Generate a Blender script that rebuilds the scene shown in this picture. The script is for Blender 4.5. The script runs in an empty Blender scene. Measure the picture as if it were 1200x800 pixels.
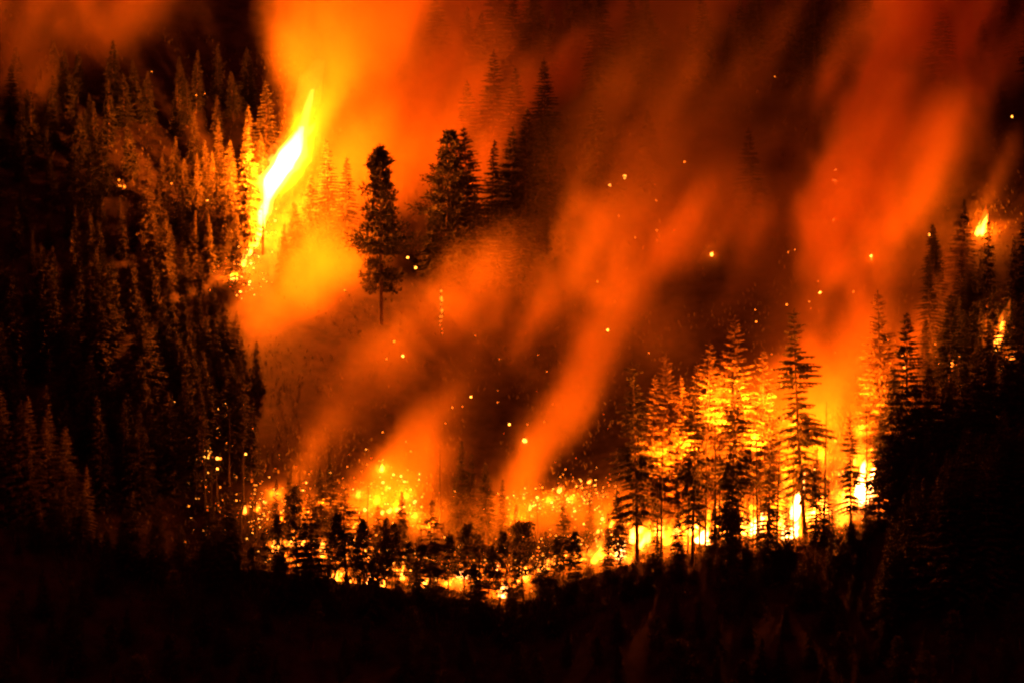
import bpy, math, random
import numpy as np
from mathutils import Vector

# ------------------------------------------------------------------ camera, world, render settings
scene = bpy.context.scene
col = scene.collection
CAM_Y, CAM_Z, SPAN = -700.0, 60.0, 180.0            # camera depth, height, width of view at the crest (metres)
cd = bpy.data.cameras.new('camera')
cam = bpy.data.objects.new('camera', cd)
col.objects.link(cam)
cam.location = (0, CAM_Y, CAM_Z)
cam.rotation_euler = (math.pi / 2, 0, 0)
cd.sensor_width = 36.0
cd.lens = 36.0 * (-CAM_Y) / SPAN
cd.clip_start = 1.0
cd.clip_end = 4000.0
scene.camera = cam

world = bpy.data.worlds.new('World')
scene.world = world
world.use_nodes = True
wn = world.node_tree.nodes
wl = world.node_tree.links
sky = wn.new('ShaderNodeTexSky')
sky.sky_type = 'NISHITA'
sky.sun_disc = False
sky.sun_elevation = math.radians(-4.0)              # night: the sun is under the horizon
sky.sun_rotation = math.radians(200)
wn['Background'].inputs['Strength'].default_value = 0.002
wl.new(sky.outputs['Color'], wn['Background'].inputs['Color'])
glow = wn.new('ShaderNodeBackground')               # even dull red sky fill, added to turn the shadows maroon
glow.inputs['Color'].default_value = (1.0, 0.045, 0.04, 1)
glow.inputs['Strength'].default_value = 0.18
both = wn.new('ShaderNodeAddShader')
wl.new(wn['Background'].outputs[0], both.inputs[0])
wl.new(glow.outputs[0], both.inputs[1])
wl.new(both.outputs[0], wn['World Output'].inputs['Surface'])

vs = scene.view_settings
vs.view_transform = 'Standard'
vs.look = 'None'
vs.exposure = 0.0
vs.gamma = 1.0
cy = scene.cycles
cy.use_denoising = True
cy.use_light_tree = True
cy.max_bounces = 2
cy.diffuse_bounces = 0
cy.glossy_bounces = 1
cy.transmission_bounces = 2
cy.volume_bounces = 2
cy.transparent_max_bounces = 8
cy.volume_step_rate = 6.0
cy.volume_max_steps = 256
cy.sample_clamp_indirect = 4.0
cy.adaptive_threshold = 0.1
cy.pixel_filter_type = 'BLACKMAN_HARRIS'
cy.filter_width = 2.4

FIRE = (1.0, 0.130, 0.003)                          # colour of the firelight
R = random.Random(11)

# ------------------------------------------------------------------ terrain
CREST = np.array([(-400, 590), (-50, 612), (100, 632), (200, 662), (330, 668), (480, 692), (590, 708), (650, 688), (730, 662), (830, 644),
                  (930, 640), (1010, 618), (1045, 600), (1100, 574), (1200, 545), (1330, 520), (1600, 500)], float)
_cx = (CREST[:, 0] - 600) * 0.15
_cz = CAM_Z + (400 - CREST[:, 1]) * 0.15


def lattice(seed, n=64):
    return np.random.default_rng(seed).random((n, n, n)).astype(np.float32)


_LAT = [lattice(s, 32) for s in range(6)]


def noise3(x, y, z, k=0):
    """tileable value noise, 0..1"""
    L = _LAT[k % len(_LAT)]
    n = L.shape[0]
    x, y, z = np.broadcast_arrays(np.asarray(x, np.float32), np.asarray(y, np.float32), np.asarray(z, np.float32))
    xi, yi, zi = np.floor(x).astype(np.int32), np.floor(y).astype(np.int32), np.floor(z).astype(np.int32)
    fx, fy, fz = x - xi, y - yi, z - zi
    fx, fy, fz = [f * f * (3 - 2 * f) for f in (fx, fy, fz)]
    x0, y0, z0, x1, y1, z1 = xi % n, yi % n, zi % n, (xi + 1) % n, (yi + 1) % n, (zi + 1) % n
    a = L[x0, y0, z0] * (1 - fx) + L[x1, y0, z0] * fx
    b = L[x0, y1, z0] * (1 - fx) + L[x1, y1, z0] * fx
    c = L[x0, y0, z1] * (1 - fx) + L[x1, y0, z1] * fx
    d = L[x0, y1, z1] * (1 - fx) + L[x1, y1, z1] * fx
    return (a * (1 - fy) + b * fy) * (1 - fz) + (c * (1 - fy) + d * fy) * fz


def smooth(a, b, t):
    t = np.clip((t - a) / (b - a), 0, 1)
    return t * t * (3 - 2 * t)


def height(x, y):
    x = np.asarray(x, float)
    y = np.asarray(y, float)
    c = np.interp(x, _cx, _cz)
    back = c - 0.8 * smooth(0, 5, y) + 0.78 * np.maximum(y - 6, 0) - 0.0004 * np.maximum(y - 6, 0) ** 2
    front = c - 1.02 * np.maximum(-y - 1.0, 0)
    z = np.where(y >= 0, back, front)
    rough = (noise3(x / 16 + 7, y / 16 + 3, 0.5, 0) - .5) * 2.4 + (noise3(x / 5, y / 5, 1.5, 1) - .5) * 1.2
    z = z + rough * np.clip(np.abs(y) / 14, 0.28, 1)
    z = np.maximum(z, -75 + 3 * noise3(x / 40, y / 40, 2.5, 2))
    knoll = 58 - 0.5 * np.maximum(y + 690, 0)       # the opposite hillside where the photographer stands
    return np.where(y < -350, np.maximum(z, knoll), z)


def at(px, py, y):
    f = (y - CAM_Y) / (-CAM_Y)
    return np.array(((px - 600) * 0.15 * f, y, CAM_Z + (400 - py) * 0.15 * f))


_YS = np.arange(-90, 300, 0.8)


def ground(px, py, behind=False):
    """first ground point along the view direction; behind=True skips the slope in front of the crest"""
    ys = _YS if not behind else _YS[_YS >= 1.0]
    f = (ys - CAM_Y) / (-CAM_Y)
    xs = (px - 600) * 0.15 * f
    zs = CAM_Z + (400 - py) * 0.15 * f
    hit = np.nonzero(height(xs, ys) >= zs)[0]
    i = hit[0] if len(hit) else len(ys) - 1
    return np.array((xs[i], ys[i], float(height(xs[i], ys[i]))))


TY = float(ground(300, 285, True)[1]) - 4           # depth at which the tall flame burns; offsets from 100 up are counted from it


# ------------------------------------------------------------------ materials
def nodes_of(name):
    m = bpy.data.materials.new(name)
    m.use_nodes = True
    nt = m.node_tree
    nt.nodes.clear()
    return m, nt, nt.nodes.new('ShaderNodeOutputMaterial')


def surface_mat(name, c1, c2, scale, rough=0.9, translucent=0.0, bump=0.0, random_obj=0.0):
    m, nt, out = nodes_of(name)
    tc = nt.nodes.new('ShaderNodeTexCoord')
    nz = nt.nodes.new('ShaderNodeTexNoise')
    nz.inputs['Scale'].default_value = scale
    nz.inputs['Detail'].default_value = 5
    nt.links.new(tc.outputs['Object'], nz.inputs['Vector'])
    rp = nt.nodes.new('ShaderNodeValToRGB')
    rp.color_ramp.elements[0].position = 0.35
    rp.color_ramp.elements[1].position = 0.68
    rp.color_ramp.elements[0].color = (*c1, 1)
    rp.color_ramp.elements[1].color = (*c2, 1)
    nt.links.new(nz.outputs['Fac'], rp.inputs['Fac'])
    color = rp.outputs['Color']
    if random_obj:
        oi = nt.nodes.new('ShaderNodeObjectInfo')
        mr = nt.nodes.new('ShaderNodeMapRange')
        mr.inputs['To Min'].default_value = 1 - random_obj
        mr.inputs['To Max'].default_value = 1 + random_obj
        nt.links.new(oi.outputs['Random'], mr.inputs['Value'])
        hs = nt.nodes.new('ShaderNodeHueSaturation')
        nt.links.new(mr.outputs['Result'], hs.inputs['Value'])
        nt.links.new(color, hs.inputs['Color'])
        color = hs.outputs['Color']
    b = nt.nodes.new('ShaderNodeBsdfPrincipled')
    b.inputs['Roughness'].default_value = rough
    b.inputs['Specular IOR Level'].default_value = 0.2
    nt.links.new(color, b.inputs['Base Color'])
    if bump:
        bp = nt.nodes.new('ShaderNodeBump')
        bp.inputs['Strength'].default_value = bump
        nt.links.new(nz.outputs['Fac'], bp.inputs['Height'])
        nt.links.new(bp.outputs['Normal'], b.inputs['Normal'])
    sh = b.outputs['BSDF']
    if translucent:
        tr = nt.nodes.new('ShaderNodeBsdfTranslucent')
        nt.links.new(color, tr.inputs['Color'])
        mx = nt.nodes.new('ShaderNodeMixShader')
        mx.inputs[0].default_value = translucent
        nt.links.new(sh, mx.inputs[1])
        nt.links.new(tr.outputs[0], mx.inputs[2])
        sh = mx.outputs[0]
    nt.links.new(sh, out.inputs['Surface'])
    return m


def flame_surface(name, rgb, var=0.6, scale=0.6):
    m, nt, out = nodes_of(name)
    tc = nt.nodes.new('ShaderNodeTexCoord')
    nz = nt.nodes.new('ShaderNodeTexNoise')
    nz.inputs['Scale'].default_value = scale
    nz.inputs['Detail'].default_value = 3
    nt.links.new(tc.outputs['Object'], nz.inputs['Vector'])
    mr = nt.nodes.new('ShaderNodeMapRange')
    mr.inputs['From Min'].default_value = 0.3
    mr.inputs['From Max'].default_value = 0.7
    mr.inputs['To Min'].default_value = 1 - var
    mr.inputs['To Max'].default_value = 1 + var
    nt.links.new(nz.outputs['Fac'], mr.inputs['Value'])
    e = nt.nodes.new('ShaderNodeEmission')
    e.inputs['Color'].default_value = (*rgb, 1)
    nt.links.new(mr.outputs['Result'], e.inputs['Strength'])
    nt.links.new(e.outputs[0], out.inputs['Surface'])
    m.cycles.emission_sampling = 'NONE'
    return m


def flame_volume(name, rgb):
    m, nt, out = nodes_of(name)
    e = nt.nodes.new('ShaderNodeEmission')
    e.inputs['Color'].default_value = (*rgb, 1)
    e.inputs['Strength'].default_value = 1.0
    nt.links.new(e.outputs[0], out.inputs['Volume'])
    m.cycles.homogeneous_volume = True
    return m


M = {
    'soil': surface_mat('forest_floor', (.014, .010, .007), (.042, .030, .019), .35, bump=.6),
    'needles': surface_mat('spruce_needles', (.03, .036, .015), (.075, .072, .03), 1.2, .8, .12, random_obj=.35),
    'firelit_needles': surface_mat('firelit_needles', (.10, .075, .035), (.2, .15, .07), 1.2, .8, .3, random_obj=.3),  # brighter needle copy, firelight on the tall stand put into the colour
    'firelit_pale_needles': surface_mat('firelit_pale_needles', (.085, .085, .036), (.17, .15, .062), 1.2, .8, .3, random_obj=.35),  # paler needle copy, glow of nearby fire painted into the colour
    'shaded_needles': surface_mat('shaded_needles', (.018, .022, .01), (.045, .045, .02), 1.2, .85, .0),  # darker needle copy, shade of silhouetted and unlit trees painted in
    'bark': surface_mat('bark', (.04, .028, .02), (.12, .085, .06), 3.0, .95),
    'char': surface_mat('charred_wood', (.012, .01, .009), (.04, .032, .028), 3.0, .95),
    'shrub': surface_mat('undergrowth_leaves', (.035, .04, .015), (.1, .085, .035), .5, .8, .25),
    'torch': flame_volume('tall_flame', (5, 1.8, .36)),
    'torch_mid': flame_volume('tall_flame_sheath', (1.1, .30, .03)),
    'torch_halo': flame_volume('tall_flame_halo', (.09, .016, .0007)),  # lit smoke around and above the tall flame, put in as emission
    'flame_white': flame_volume('white_flame', (26, 9.5, 2.2)),
    'flame_yellow': flame_volume('yellow_flame', (20, 4.6, .35)),
    'sheet': flame_volume('fire_sheet', (.6, .11, .005)),
    'flame_orange': flame_volume('orange_flame', (7.5, 1.35, .045)),
    'ember': flame_surface('ember', (4.5, .95, .05), .7, 2.5),
    'ember_bright': flame_surface('ember_bright', (9, 3.0, .3), .5, 2.5),
    'ember_red': flame_surface('ember_red', (1.6, .2, .006), .8, 2.5),
    'glow': flame_volume('flame_body', (.8, .12, .004)),  # soft glow around each flame, put in as an emitting shell
}


# ------------------------------------------------------------------ object helpers
def mesh_from(name, verts, faces, mats, midx=None, smooth_faces=False):
    me = bpy.data.meshes.new(name)
    me.from_pydata([tuple(map(float, v)) for v in verts], [], faces)
    for m in mats:
        me.materials.append(m)
    if midx is not None:
        me.polygons.foreach_set('material_index', midx)
    if smooth_faces:
        me.polygons.foreach_set('use_smooth', [True] * len(me.polygons))
    me.update()
    return me


def link(name, data, parent=None):
    o = bpy.data.objects.new(name, data)
    col.objects.link(o)
    o.parent = parent
    return o


def tag(o, label=None, cat=None, group=None, kind=None):
    if label:
        o['label'] = label
    if cat:
        o['category'] = cat
    if group:
        o['group'] = group
    if kind:
        o['kind'] = kind
    return o


# ------------------------------------------------------------------ hillside
def build_hillside():
    xs = np.concatenate([np.arange(-420, -140, 10), np.arange(-140, 141, 1.6), np.arange(150, 430, 10)])
    ys = np.concatenate([np.arange(-760, -100, 10), np.arange(-100, -8, 2.0), np.arange(-8, 12, .8), np.arange(12, 200, 2.0), np.arange(200, 521, 10)])
    X, Y = np.meshgrid(xs, ys)
    Z = height(X, Y)
    v = np.stack([X.ravel(), Y.ravel(), Z.ravel()], 1)
    nx, ny = len(xs), len(ys)
    i = np.arange((ny - 1) * (nx - 1))
    r, c = i // (nx - 1), i % (nx - 1)
    a = r * nx + c
    f = np.stack([a, a + 1, a + nx + 1, a + nx], 1)
    me = bpy.data.meshes.new('hillside')
    me.vertices.add(len(v))
    me.vertices.foreach_set('co', v.ravel())
    me.loops.add(f.size)
    me.loops.foreach_set('vertex_index', f.ravel())
    me.polygons.add(len(f))
    me.polygons.foreach_set('loop_start', np.arange(0, f.size, 4))
    me.polygons.foreach_set('use_smooth', np.ones(len(f), bool))
    me.materials.append(M['soil'])
    me.update(calc_edges=True)
    me.validate()
    tag(link('hillside', me), kind='structure')


build_hillside()


# ------------------------------------------------------------------ smoke
# each plume: list of (px, py, metres in front of the slope, radius in picture units, density)
PLUMES = [
    # tall column from the torching tree, drifting up and to the right
    dict(k=[(318, 262, 101, 9, 0.01105), (345, 190, 101, 20, 0.01289), (366, 110, 104, 46, 0.01842), (405, 30, 110, 84, 0.02211), (450, -60, 118, 115, 0.02211)], seed=1),
    dict(k=[(415, 240, 5, 60, 0.02025), (455, 140, 6, 85, 0.0324), (530, 10, 8, 120, 0.03645)], seed=2, flat=.55),
    # low lobe under it
    dict(k=[(300, 368, 20, 34, 0.035), (345, 325, 20, 48, 0.035), (405, 270, 2, 60, 0.015), (460, 180, 2, 70, 0.0175)], seed=3, flat=.3),
    # smoke drawn out in streaks up the middle of the slope
    dict(k=[(440, 590, 6, 44, 0.01326), (500, 530, 9, 46, 0.0221), (555, 430, 10, 48, 0.02431), (610, 350, 12, 55, 0.02652)], seed=4),
    dict(k=[(600, 600, 6, 34, 0.01326), (630, 510, 9, 40, 0.02652), (670, 420, 10, 48, 0.03315), (720, 300, 14, 66, 0.03094), (800, 200, 16, 90, 0.00884)], seed=5),
    dict(k=[(652, 300, 20, 24, 0.0595), (690, 262, 20, 38, 0.0595), (760, 270, 18, 58, 0.04165), (850, 250, 16, 70, 0.0238)], seed=6),
    dict(k=[(350, 550, 6, 20, 0.01632), (420, 470, 7, 40, 0.01197), (470, 400, 8, 48, 0.01632), (530, 340, 10, 54, 0.02176), (590, 300, 12, 54, 0.01904)], seed=7),
    # broad column over the tall trees
    dict(k=[(915, 560, 6, 36, 0.011), (925, 450, 8, 52, 0.0605), (970, 340, 10, 66, 0.132), (1030, 190, 12, 85, 0.143), (1090, 60, 16, 105, 0.22), (1140, -60, 18, 125, 0.242)], seed=8),
    dict(k=[(1010, 560, 6, 32, 0.0085), (1030, 430, 8, 50, 0.0425), (1060, 300, 10, 58, 0.0765), (1090, 180, 12, 62, 0.0765)], seed=9),
    # small puff over the spot fire, high up
    dict(k=[(1150, 268, 4, 9, .10), (1160, 235, 4, 22, .06), (1175, 195, 5, 34, .03)], seed=10),
    # thin drifting smoke along the top
    dict(k=[(-40, 20, 24, 90, 0.033), (80, 10, 24, 75, 0.033), (180, -10, 24, 70, 0.022)], seed=11),
    dict(k=[(20, 60, 18, 40, 0.04), (66, 110, 14, 12, 0.06), (60, 140, 12, 6, 0.05)], seed=16),
    dict(k=[(600, 10, 14, 90, 0.028), (720, 20, 14, 90, 0.0224), (840, -20, 14, 80, 0.016)], seed=12),
    # thin veil between the columns
    dict(k=[(700, 420, 4, 110, 0.0091), (800, 260, 6, 160, 0.01092), (900, 120, 8, 180, 0.0091)], seed=13),
    dict(k=[(540, 300, 5, 80, 0.0192), (570, 200, 6, 90, 0.032), (620, 100, 8, 110, 0.048)], seed=15),
    # glow over the burning patch behind the pines
    dict(k=[(425, 605, 5, 34, 0.01575), (470, 570, 6, 44, 0.02363), (520, 535, 7, 40, 0.01838)], seed=17, flat=.6),
    dict(k=[(880, 520, 6, 60, 0.0154), (960, 470, 7, 70, 0.021), (1020, 400, 8, 60, 0.021)], seed=18, flat=.5),
    # low smoke lying along the fire line
    dict(k=[(300, 600, 4, 30, 0.016), (420, 600, 4, 36, 0.024), (520, 600, 4, 36, 0.02), (620, 600, 4, 30, 0.02), (720, 590, 4, 32, 0.02), (800, 570, 5, 50, 0.0096), (900, 530, 6, 60, 0.0112), (1010, 500, 6, 50, 0.0112)], seed=14),
]


def build_smoke():
    vox = 1.6
    lo = np.array((-126.0, -16.0, -6.0))
    n = np.array((158, 130, 110))
    hi = lo + (n - 1) * vox
    ax = [lo[i] + np.arange(n[i]) * vox for i in range(3)]
    X, Y, Z = [a.astype(np.float32) for a in np.meshgrid(*ax, indexing='ij')]
    dens = np.zeros(X.shape, np.float32)
    H = height(X[:, :, 0], Y[:, :, 0])[:, :, None].astype(np.float32)
    # warp
    wx = X + 9 * (noise3(X / 22, Y / 22, Z / 26, 2) - .5) + 4 * (noise3(X / 9, Y / 9, Z / 12, 3) - .5)
    wy = Y + 7 * (noise3(X / 22 + 5, Y / 22, Z / 26 + 9, 4) - .5)
    wz = Z + 9 * (noise3(X / 22, Y / 22 + 4, Z / 26 + 2, 5) - .5)
    # streaks along the wind (up and to the right)
    a = math.radians(28)
    along = Z * math.cos(a) + X * math.sin(a)
    across = X * math.cos(a) - Z * math.sin(a)
    for pl in PLUMES:
        pts, rad, den = [], [], []
        k = pl['k']
        for (px, py, off, r, d) in k:
            g = ground(px, py, behind=True)
            p = at(px, py, TY + off - 100 if off >= 100 else max(g[1] - off, 4))
            pts.append(p)
            rad.append(r * 0.15 * (p[1] - CAM_Y) / -CAM_Y)
            den.append(d)
        pts, rad, den = np.array(pts), np.array(rad), np.array(den)
        m = max(2, 9 * (len(k) - 1))
        t = np.linspace(0, len(k) - 1, m)
        P = np.stack([np.interp(t, np.arange(len(k)), pts[:, i]) for i in range(3)], 1)
        Rr = np.interp(t, np.arange(len(k)), rad)
        D = np.interp(t, np.arange(len(k)), den)
        best = np.full(X.shape, 9.0, np.float32)
        bd = np.zeros(X.shape, np.float32)
        for p, r, d in zip(P, Rr, D):
            sl = tuple(slice(max(0, int((p[i] - lo[i] - 1.45 * r - 14) / vox)), max(1, int((p[i] - lo[i] + 1.45 * r + 14) / vox) + 2)) for i in range(3))
            q = np.sqrt((wx[sl] - p[0]) ** 2 + ((wy[sl] - p[1]) * 1.25) ** 2 + (wz[sl] - p[2]) ** 2) / r
            better = q < best[sl]
            best[sl] = np.where(better, q, best[sl])
            bd[sl] = np.where(better, d, bd[sl])
        s = pl['seed'] * 3.7
        inside = best < 1.35
        if not inside.any():
            continue
        w = [np.nonzero(inside.any(axis=tuple(j for j in range(3) if j != i)))[0] for i in range(3)]
        bb = tuple(slice(q[0], q[-1] + 1) for q in w)
        ac, al, yy, bx, by_, bz = across[bb], along[bb], Y[bb], wx[bb], wy[bb], wz[bb]
        st = (noise3(ac / 9 + s, yy / 34 + s, al / 46, pl['seed']) * .42 + noise3(ac / 4.4 + s, yy / 22, al / 24 + s, pl['seed'] + 1) * .30
              + noise3(bx / 4 + s, by_ / 6, bz / 6 + s, pl['seed'] + 2) * .16 + noise3(bx / 2.1 + s, by_ / 5, bz / 4 + s, pl['seed'] + 3) * .12)
        body = 1 - smooth(.0, 1.35, best[bb])
        dens[bb] += 1.28 * bd[bb] * body * (pl.get('flat', 0.11) + (1.9 - 1.4 * pl.get('flat', 0)) * smooth(.38, .70, st))
    dens *= smooth(-1.5, 1.5, Z - H)
    edge = np.minimum.reduce([smooth(0, 10, X - lo[0]), smooth(0, 10, hi[0] - X), smooth(0, 10, hi[1] - Y), smooth(0, 10, hi[2] - Z)])
    dens *= edge
    N = dens.size
    me = bpy.data.meshes.new('smoke')
    me.vertices.add(N)
    co = np.stack([X.ravel(), Y.ravel(), Z.ravel()], 1)
    me.vertices.foreach_set('co', co.ravel())
    at_ = me.attributes.new('smoke_density', 'FLOAT', 'POINT')
    at_.data.foreach_set('value', dens.ravel() * 100.0)
    mat, nt, out = nodes_of('smoke')
    da = nt.nodes.new('ShaderNodeAttribute')
    da.attribute_name = 'density'
    mu = nt.nodes.new('ShaderNodeMath')
    mu.operation = 'MULTIPLY'
    mu.inputs[1].default_value = 0.01
    nt.links.new(da.outputs['Fac'], mu.inputs[0])
    vsc = nt.nodes.new('ShaderNodeVolumeScatter')
    vsc.inputs['Color'].default_value = (.95, .80, .30, 1)
    vsc.inputs['Anisotropy'].default_value = 0.2
    vab = nt.nodes.new('ShaderNodeVolumeAbsorption')
    vab.inputs['Color'].default_value = (.97, .55, .05, 1)
    ad = nt.nodes.new('ShaderNodeAddShader')
    nt.links.new(mu.outputs[0], vsc.inputs['Density'])
    nt.links.new(mu.outputs[0], vab.inputs['Density'])
    nt.links.new(vsc.outputs[0], ad.inputs[0])
    nt.links.new(vab.outputs[0], ad.inputs[1])
    nt.links.new(ad.outputs[0], out.inputs['Volume'])
    me.materials.append(mat)
    o = link('smoke', me)
    tag(o, 'orange lit wildfire smoke drifting up the burning slope', 'smoke', kind='stuff')
    ng = bpy.data.node_groups.new('smoke_grid', 'GeometryNodeTree')
    ng.interface.new_socket('Geometry', in_out='INPUT', socket_type='NodeSocketGeometry')
    ng.interface.new_socket('Geometry', in_out='OUTPUT', socket_type='NodeSocketGeometry')
    N_ = ng.nodes.new
    gi, go = N_('NodeGroupInput'), N_('NodeGroupOutput')
    vc = N_('GeometryNodeVolumeCube')
    vc.inputs['Min'].default_value = tuple(lo)
    vc.inputs['Max'].default_value = tuple(hi)
    for i, s in enumerate('XYZ'):
        vc.inputs['Resolution ' + s].default_value = int(n[i])
    pos = N_('GeometryNodeInputPosition')
    sub = N_('ShaderNodeVectorMath'); sub.operation = 'SUBTRACT'
    sub.inputs[1].default_value = tuple(lo - vox * .5)
    dv = N_('ShaderNodeVectorMath'); dv.operation = 'DIVIDE'
    dv.inputs[1].default_value = (vox, vox, vox)
    fl = N_('ShaderNodeVectorMath'); fl.operation = 'FLOOR'
    dot = N_('ShaderNodeVectorMath'); dot.operation = 'DOT_PRODUCT'
    dot.inputs[1].default_value = (float(n[1] * n[2]), float(n[2]), 1.0)
    na = N_('GeometryNodeInputNamedAttribute')
    na.data_type = 'FLOAT'
    na.inputs['Name'].default_value = 'smoke_density'
    si = N_('GeometryNodeSampleIndex')
    si.data_type = 'FLOAT'
    si.domain = 'POINT'
    si.clamp = True
    sm = N_('GeometryNodeSetMaterial')
    sm.inputs['Material'].default_value = mat
    L = ng.links.new
    L(pos.outputs[0], sub.inputs[0]); L(sub.outputs[0], dv.inputs[0]); L(dv.outputs[0], fl.inputs[0]); L(fl.outputs[0], dot.inputs[0])
    L(gi.outputs[0], si.inputs['Geometry']); L(na.outputs['Attribute'], si.inputs['Value']); L(dot.outputs['Value'], si.inputs['Index'])
    L(si.outputs[0], vc.inputs['Density']); L(vc.outputs[0], sm.inputs['Geometry']); L(sm.outputs[0], go.inputs[0])
    md = o.modifiers.new('smoke_grid', 'NODES')
    md.node_group = ng


# ------------------------------------------------------------------ trees
def tube(V, F, MI, pts, rads, sides, mi):
    b = len(V)
    for (p, r) in zip(pts, rads):
        for i in range(sides):
            a = 2 * math.pi * i / sides
            V.append((p[0] + r * math.cos(a), p[1] + r * math.sin(a), p[2]))
    for j in range(len(pts) - 1):
        for i in range(sides):
            i2 = (i + 1) % sides
            F.append((b + j * sides + i, b + j * sides + i2, b + (j + 1) * sides + i2, b + (j + 1) * sides + i)); MI.append(mi)


def kite(V, F, MI, p, d, side, L, w, mi=0):
    """one leaf-like spray of needles from p along d"""
    b = len(V)
    m = p + d * (L * .45)
    V.extend((p, m + side * w, p + d * L, m - side * w))
    F.append((b, b + 1, b + 2, b + 3)); MI.append(mi)


def rnd_unit(r):
    while True:
        v = Vector((r.uniform(-1, 1), r.uniform(-1, 1), r.uniform(-1, 1)))
        if .05 < v.length < 1:
            return v.normalized()


def conifer(seed, H, bare, rmax, whorl_gap, per, droop, tip_up, shape, gap=0.0, twig=1.0, clump=0.0, lean=0.0, dead=False, needle='needles'):
    """trunk mesh and crown mesh of one conifer of height H standing on the origin"""
    r = random.Random(seed)
    V, F, MI = [], [], []
    n = 12
    bend = (r.uniform(-1, 1) * .012 * H, r.uniform(-1, 1) * .012 * H)
    def axis(z):
        t = z / H
        return Vector((bend[0] * math.sin(t * 3.0) + lean * H * t * t, bend[1] * math.sin(t * 2.3), z))
    r0 = 0.0105 * H + .08
    zs = [-1.2] + [H * i / n for i in range(1, n + 1)]
    tube(V, F, MI, [axis(z) for z in zs], [r0 * 1.35 * (1 - .0 * i) if i == 0 else max(.03, r0 * (1 - zs[i] / H) ** .85) for i in range(n + 1)], 7, 0)
    trunk = mesh_from('trunk', V, F, [M['char'] if dead else M['bark']], smooth_faces=True)
    V, F, MI = [], [], []
    z = H * bare
    # a few dead stubs under the crown
    for _ in range(int(5 + 10 * bare)):
        zz = H * r.uniform(.12 * bare + .05, max(bare, .12))
        a = r.uniform(0, 6.283)
        o = axis(zz)
        L = rmax * r.uniform(.15, .5)
        d = Vector((math.cos(a), math.sin(a), r.uniform(-.35, .1)))
        pts = [o, o + d * L * .5, o + d * L + Vector((0, 0, -.12 * L))]
        tube(V, F, MI, pts, [.05, .035, .012], 3, 1)
    while z < H * .985:
        t = (z / H - bare) / (1 - bare)
        prof = shape(t)
        k = max(3, int(round(per * (.6 + .6 * prof))))
        a0 = r.uniform(0, 6.283)
        for i in range(k):
            if r.random() < gap:
                continue
            a = a0 + 6.283 * i / k + r.uniform(-.35, .35)
            L = rmax * prof * r.uniform(.7, 1.2) + .15
            o = axis(z + r.uniform(-.3, .3) * whorl_gap)
            out = Vector((math.cos(a), math.sin(a), 0))
            lat = Vector((-math.sin(a), math.cos(a), 0))
            el0 = .5 * t + .12 - droop * .35
            pts = []
            seg = 5
            p = o.copy()
            for s in range(seg + 1):
                u = s / seg
                pts.append(p.copy())
                el = el0 - droop * u * 1.1 + tip_up * u * u * 1.3
                p = p + (out * math.cos(el) + Vector((0, 0, math.sin(el)))) * (L / seg) + lat * r.uniform(-.03, .03) * L
            tube(V, F, MI, pts, [.012 * L + .025] * 3 + [.015] * 3, 3, 1)
            if dead:
                for _ in range(3):
                    u = r.uniform(.3, .95)
                    q = pts[int(u * seg)]
                    d = (out * r.uniform(.3, 1) + lat * r.uniform(-1, 1) + Vector((0, 0, r.uniform(-.6, .2)))).normalized()
                    tube(V, F, MI, [q, q + d * L * .3], [.02, .008], 3, 1)
                continue
            if clump > 0:
                c = pts[-1].lerp(pts[-2], .4)
                for cc, cr in ((c, .30 * L + .35), (pts[3] + lat * r.uniform(-.3, .3) * L, .24 * L + .25)):
                    for _ in range(int(26 * clump * twig)):
                        d = rnd_unit(r)
                        q = cc + Vector((d.x, d.y, d.z * .6)) * cr * r.uniform(.2, 1)
                        d2 = (d + out * .5 + Vector((0, 0, .25))).normalized()
                        kite(V, F, MI, q, d2, d2.cross(rnd_unit(r)).normalized(), r.uniform(.4, .8), r.uniform(.10, .18))
            nt = max(5, int((4 + L * 6.0) * twig))
            if clump > .8:
                nt = nt // 2
            for j in range(nt):
                u = .12 + .88 * (j + r.random()) / nt
                f = u * seg
                s = min(seg - 1, int(f))
                q = pts[s].lerp(pts[s + 1], f - s)
                along = (pts[s + 1] - pts[s]).normalized()
                sg = -1 if j % 2 else 1
                tl = (.20 * L + .42) * (1.2 - .75 * u) * r.uniform(.6, 1.25)
                d = (along * r.uniform(.45, .9) + lat * sg * r.uniform(.5, 1.0) + Vector((0, 0, r.uniform(-.55, .05) * (1 + droop)))).normalized()
                up = Vector((r.uniform(-.4, .4), r.uniform(-.4, .4), 1)).normalized()
                sd = d.cross(up).normalized()
                kite(V, F, MI, q, d, sd, tl, tl * .15 + .05)
                # hanging spray
                d = (along * .5 + Vector((r.uniform(-.4, .4), r.uniform(-.4, .4), -.8))).normalized()
                kite(V, F, MI, q, d, d.cross(lat * r.choice((-1, 1)) + out * r.uniform(-.6, .6)).normalized(), tl * r.uniform(.4, .75), tl * .13 + .05)
            d = (pts[-1] - pts[-2]).normalized()
            kite(V, F, MI, pts[-2], d, lat, L * .28 + .15, .08 + .02 * L)
        z += whorl_gap * r.uniform(.75, 1.3) * (1.1 - .55 * t)
    # leader
    if not dead:
        top = axis(H)
        for _ in range(14):
            d = (Vector((r.uniform(-.5, .5), r.uniform(-.5, .5), r.uniform(.3, 1)))).normalized()
            q = top - Vector((0, 0, r.uniform(0, .045 * H)))
            kite(V, F, MI, q, d, d.cross(rnd_unit(r)).normalized(), r.uniform(.3, .6), .07)
    crown = mesh_from('crown', V, F, [M[needle], M['char'] if dead else M['bark']], MI)
    return trunk, crown, H


def cone(t):
    return (1 - t) ** .85 * min(1, .55 + 3 * t) + .03


def column(t):
    return min(1, .5 + 2.5 * t) * (1 - t ** 2.2) * .95 + .05


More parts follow.
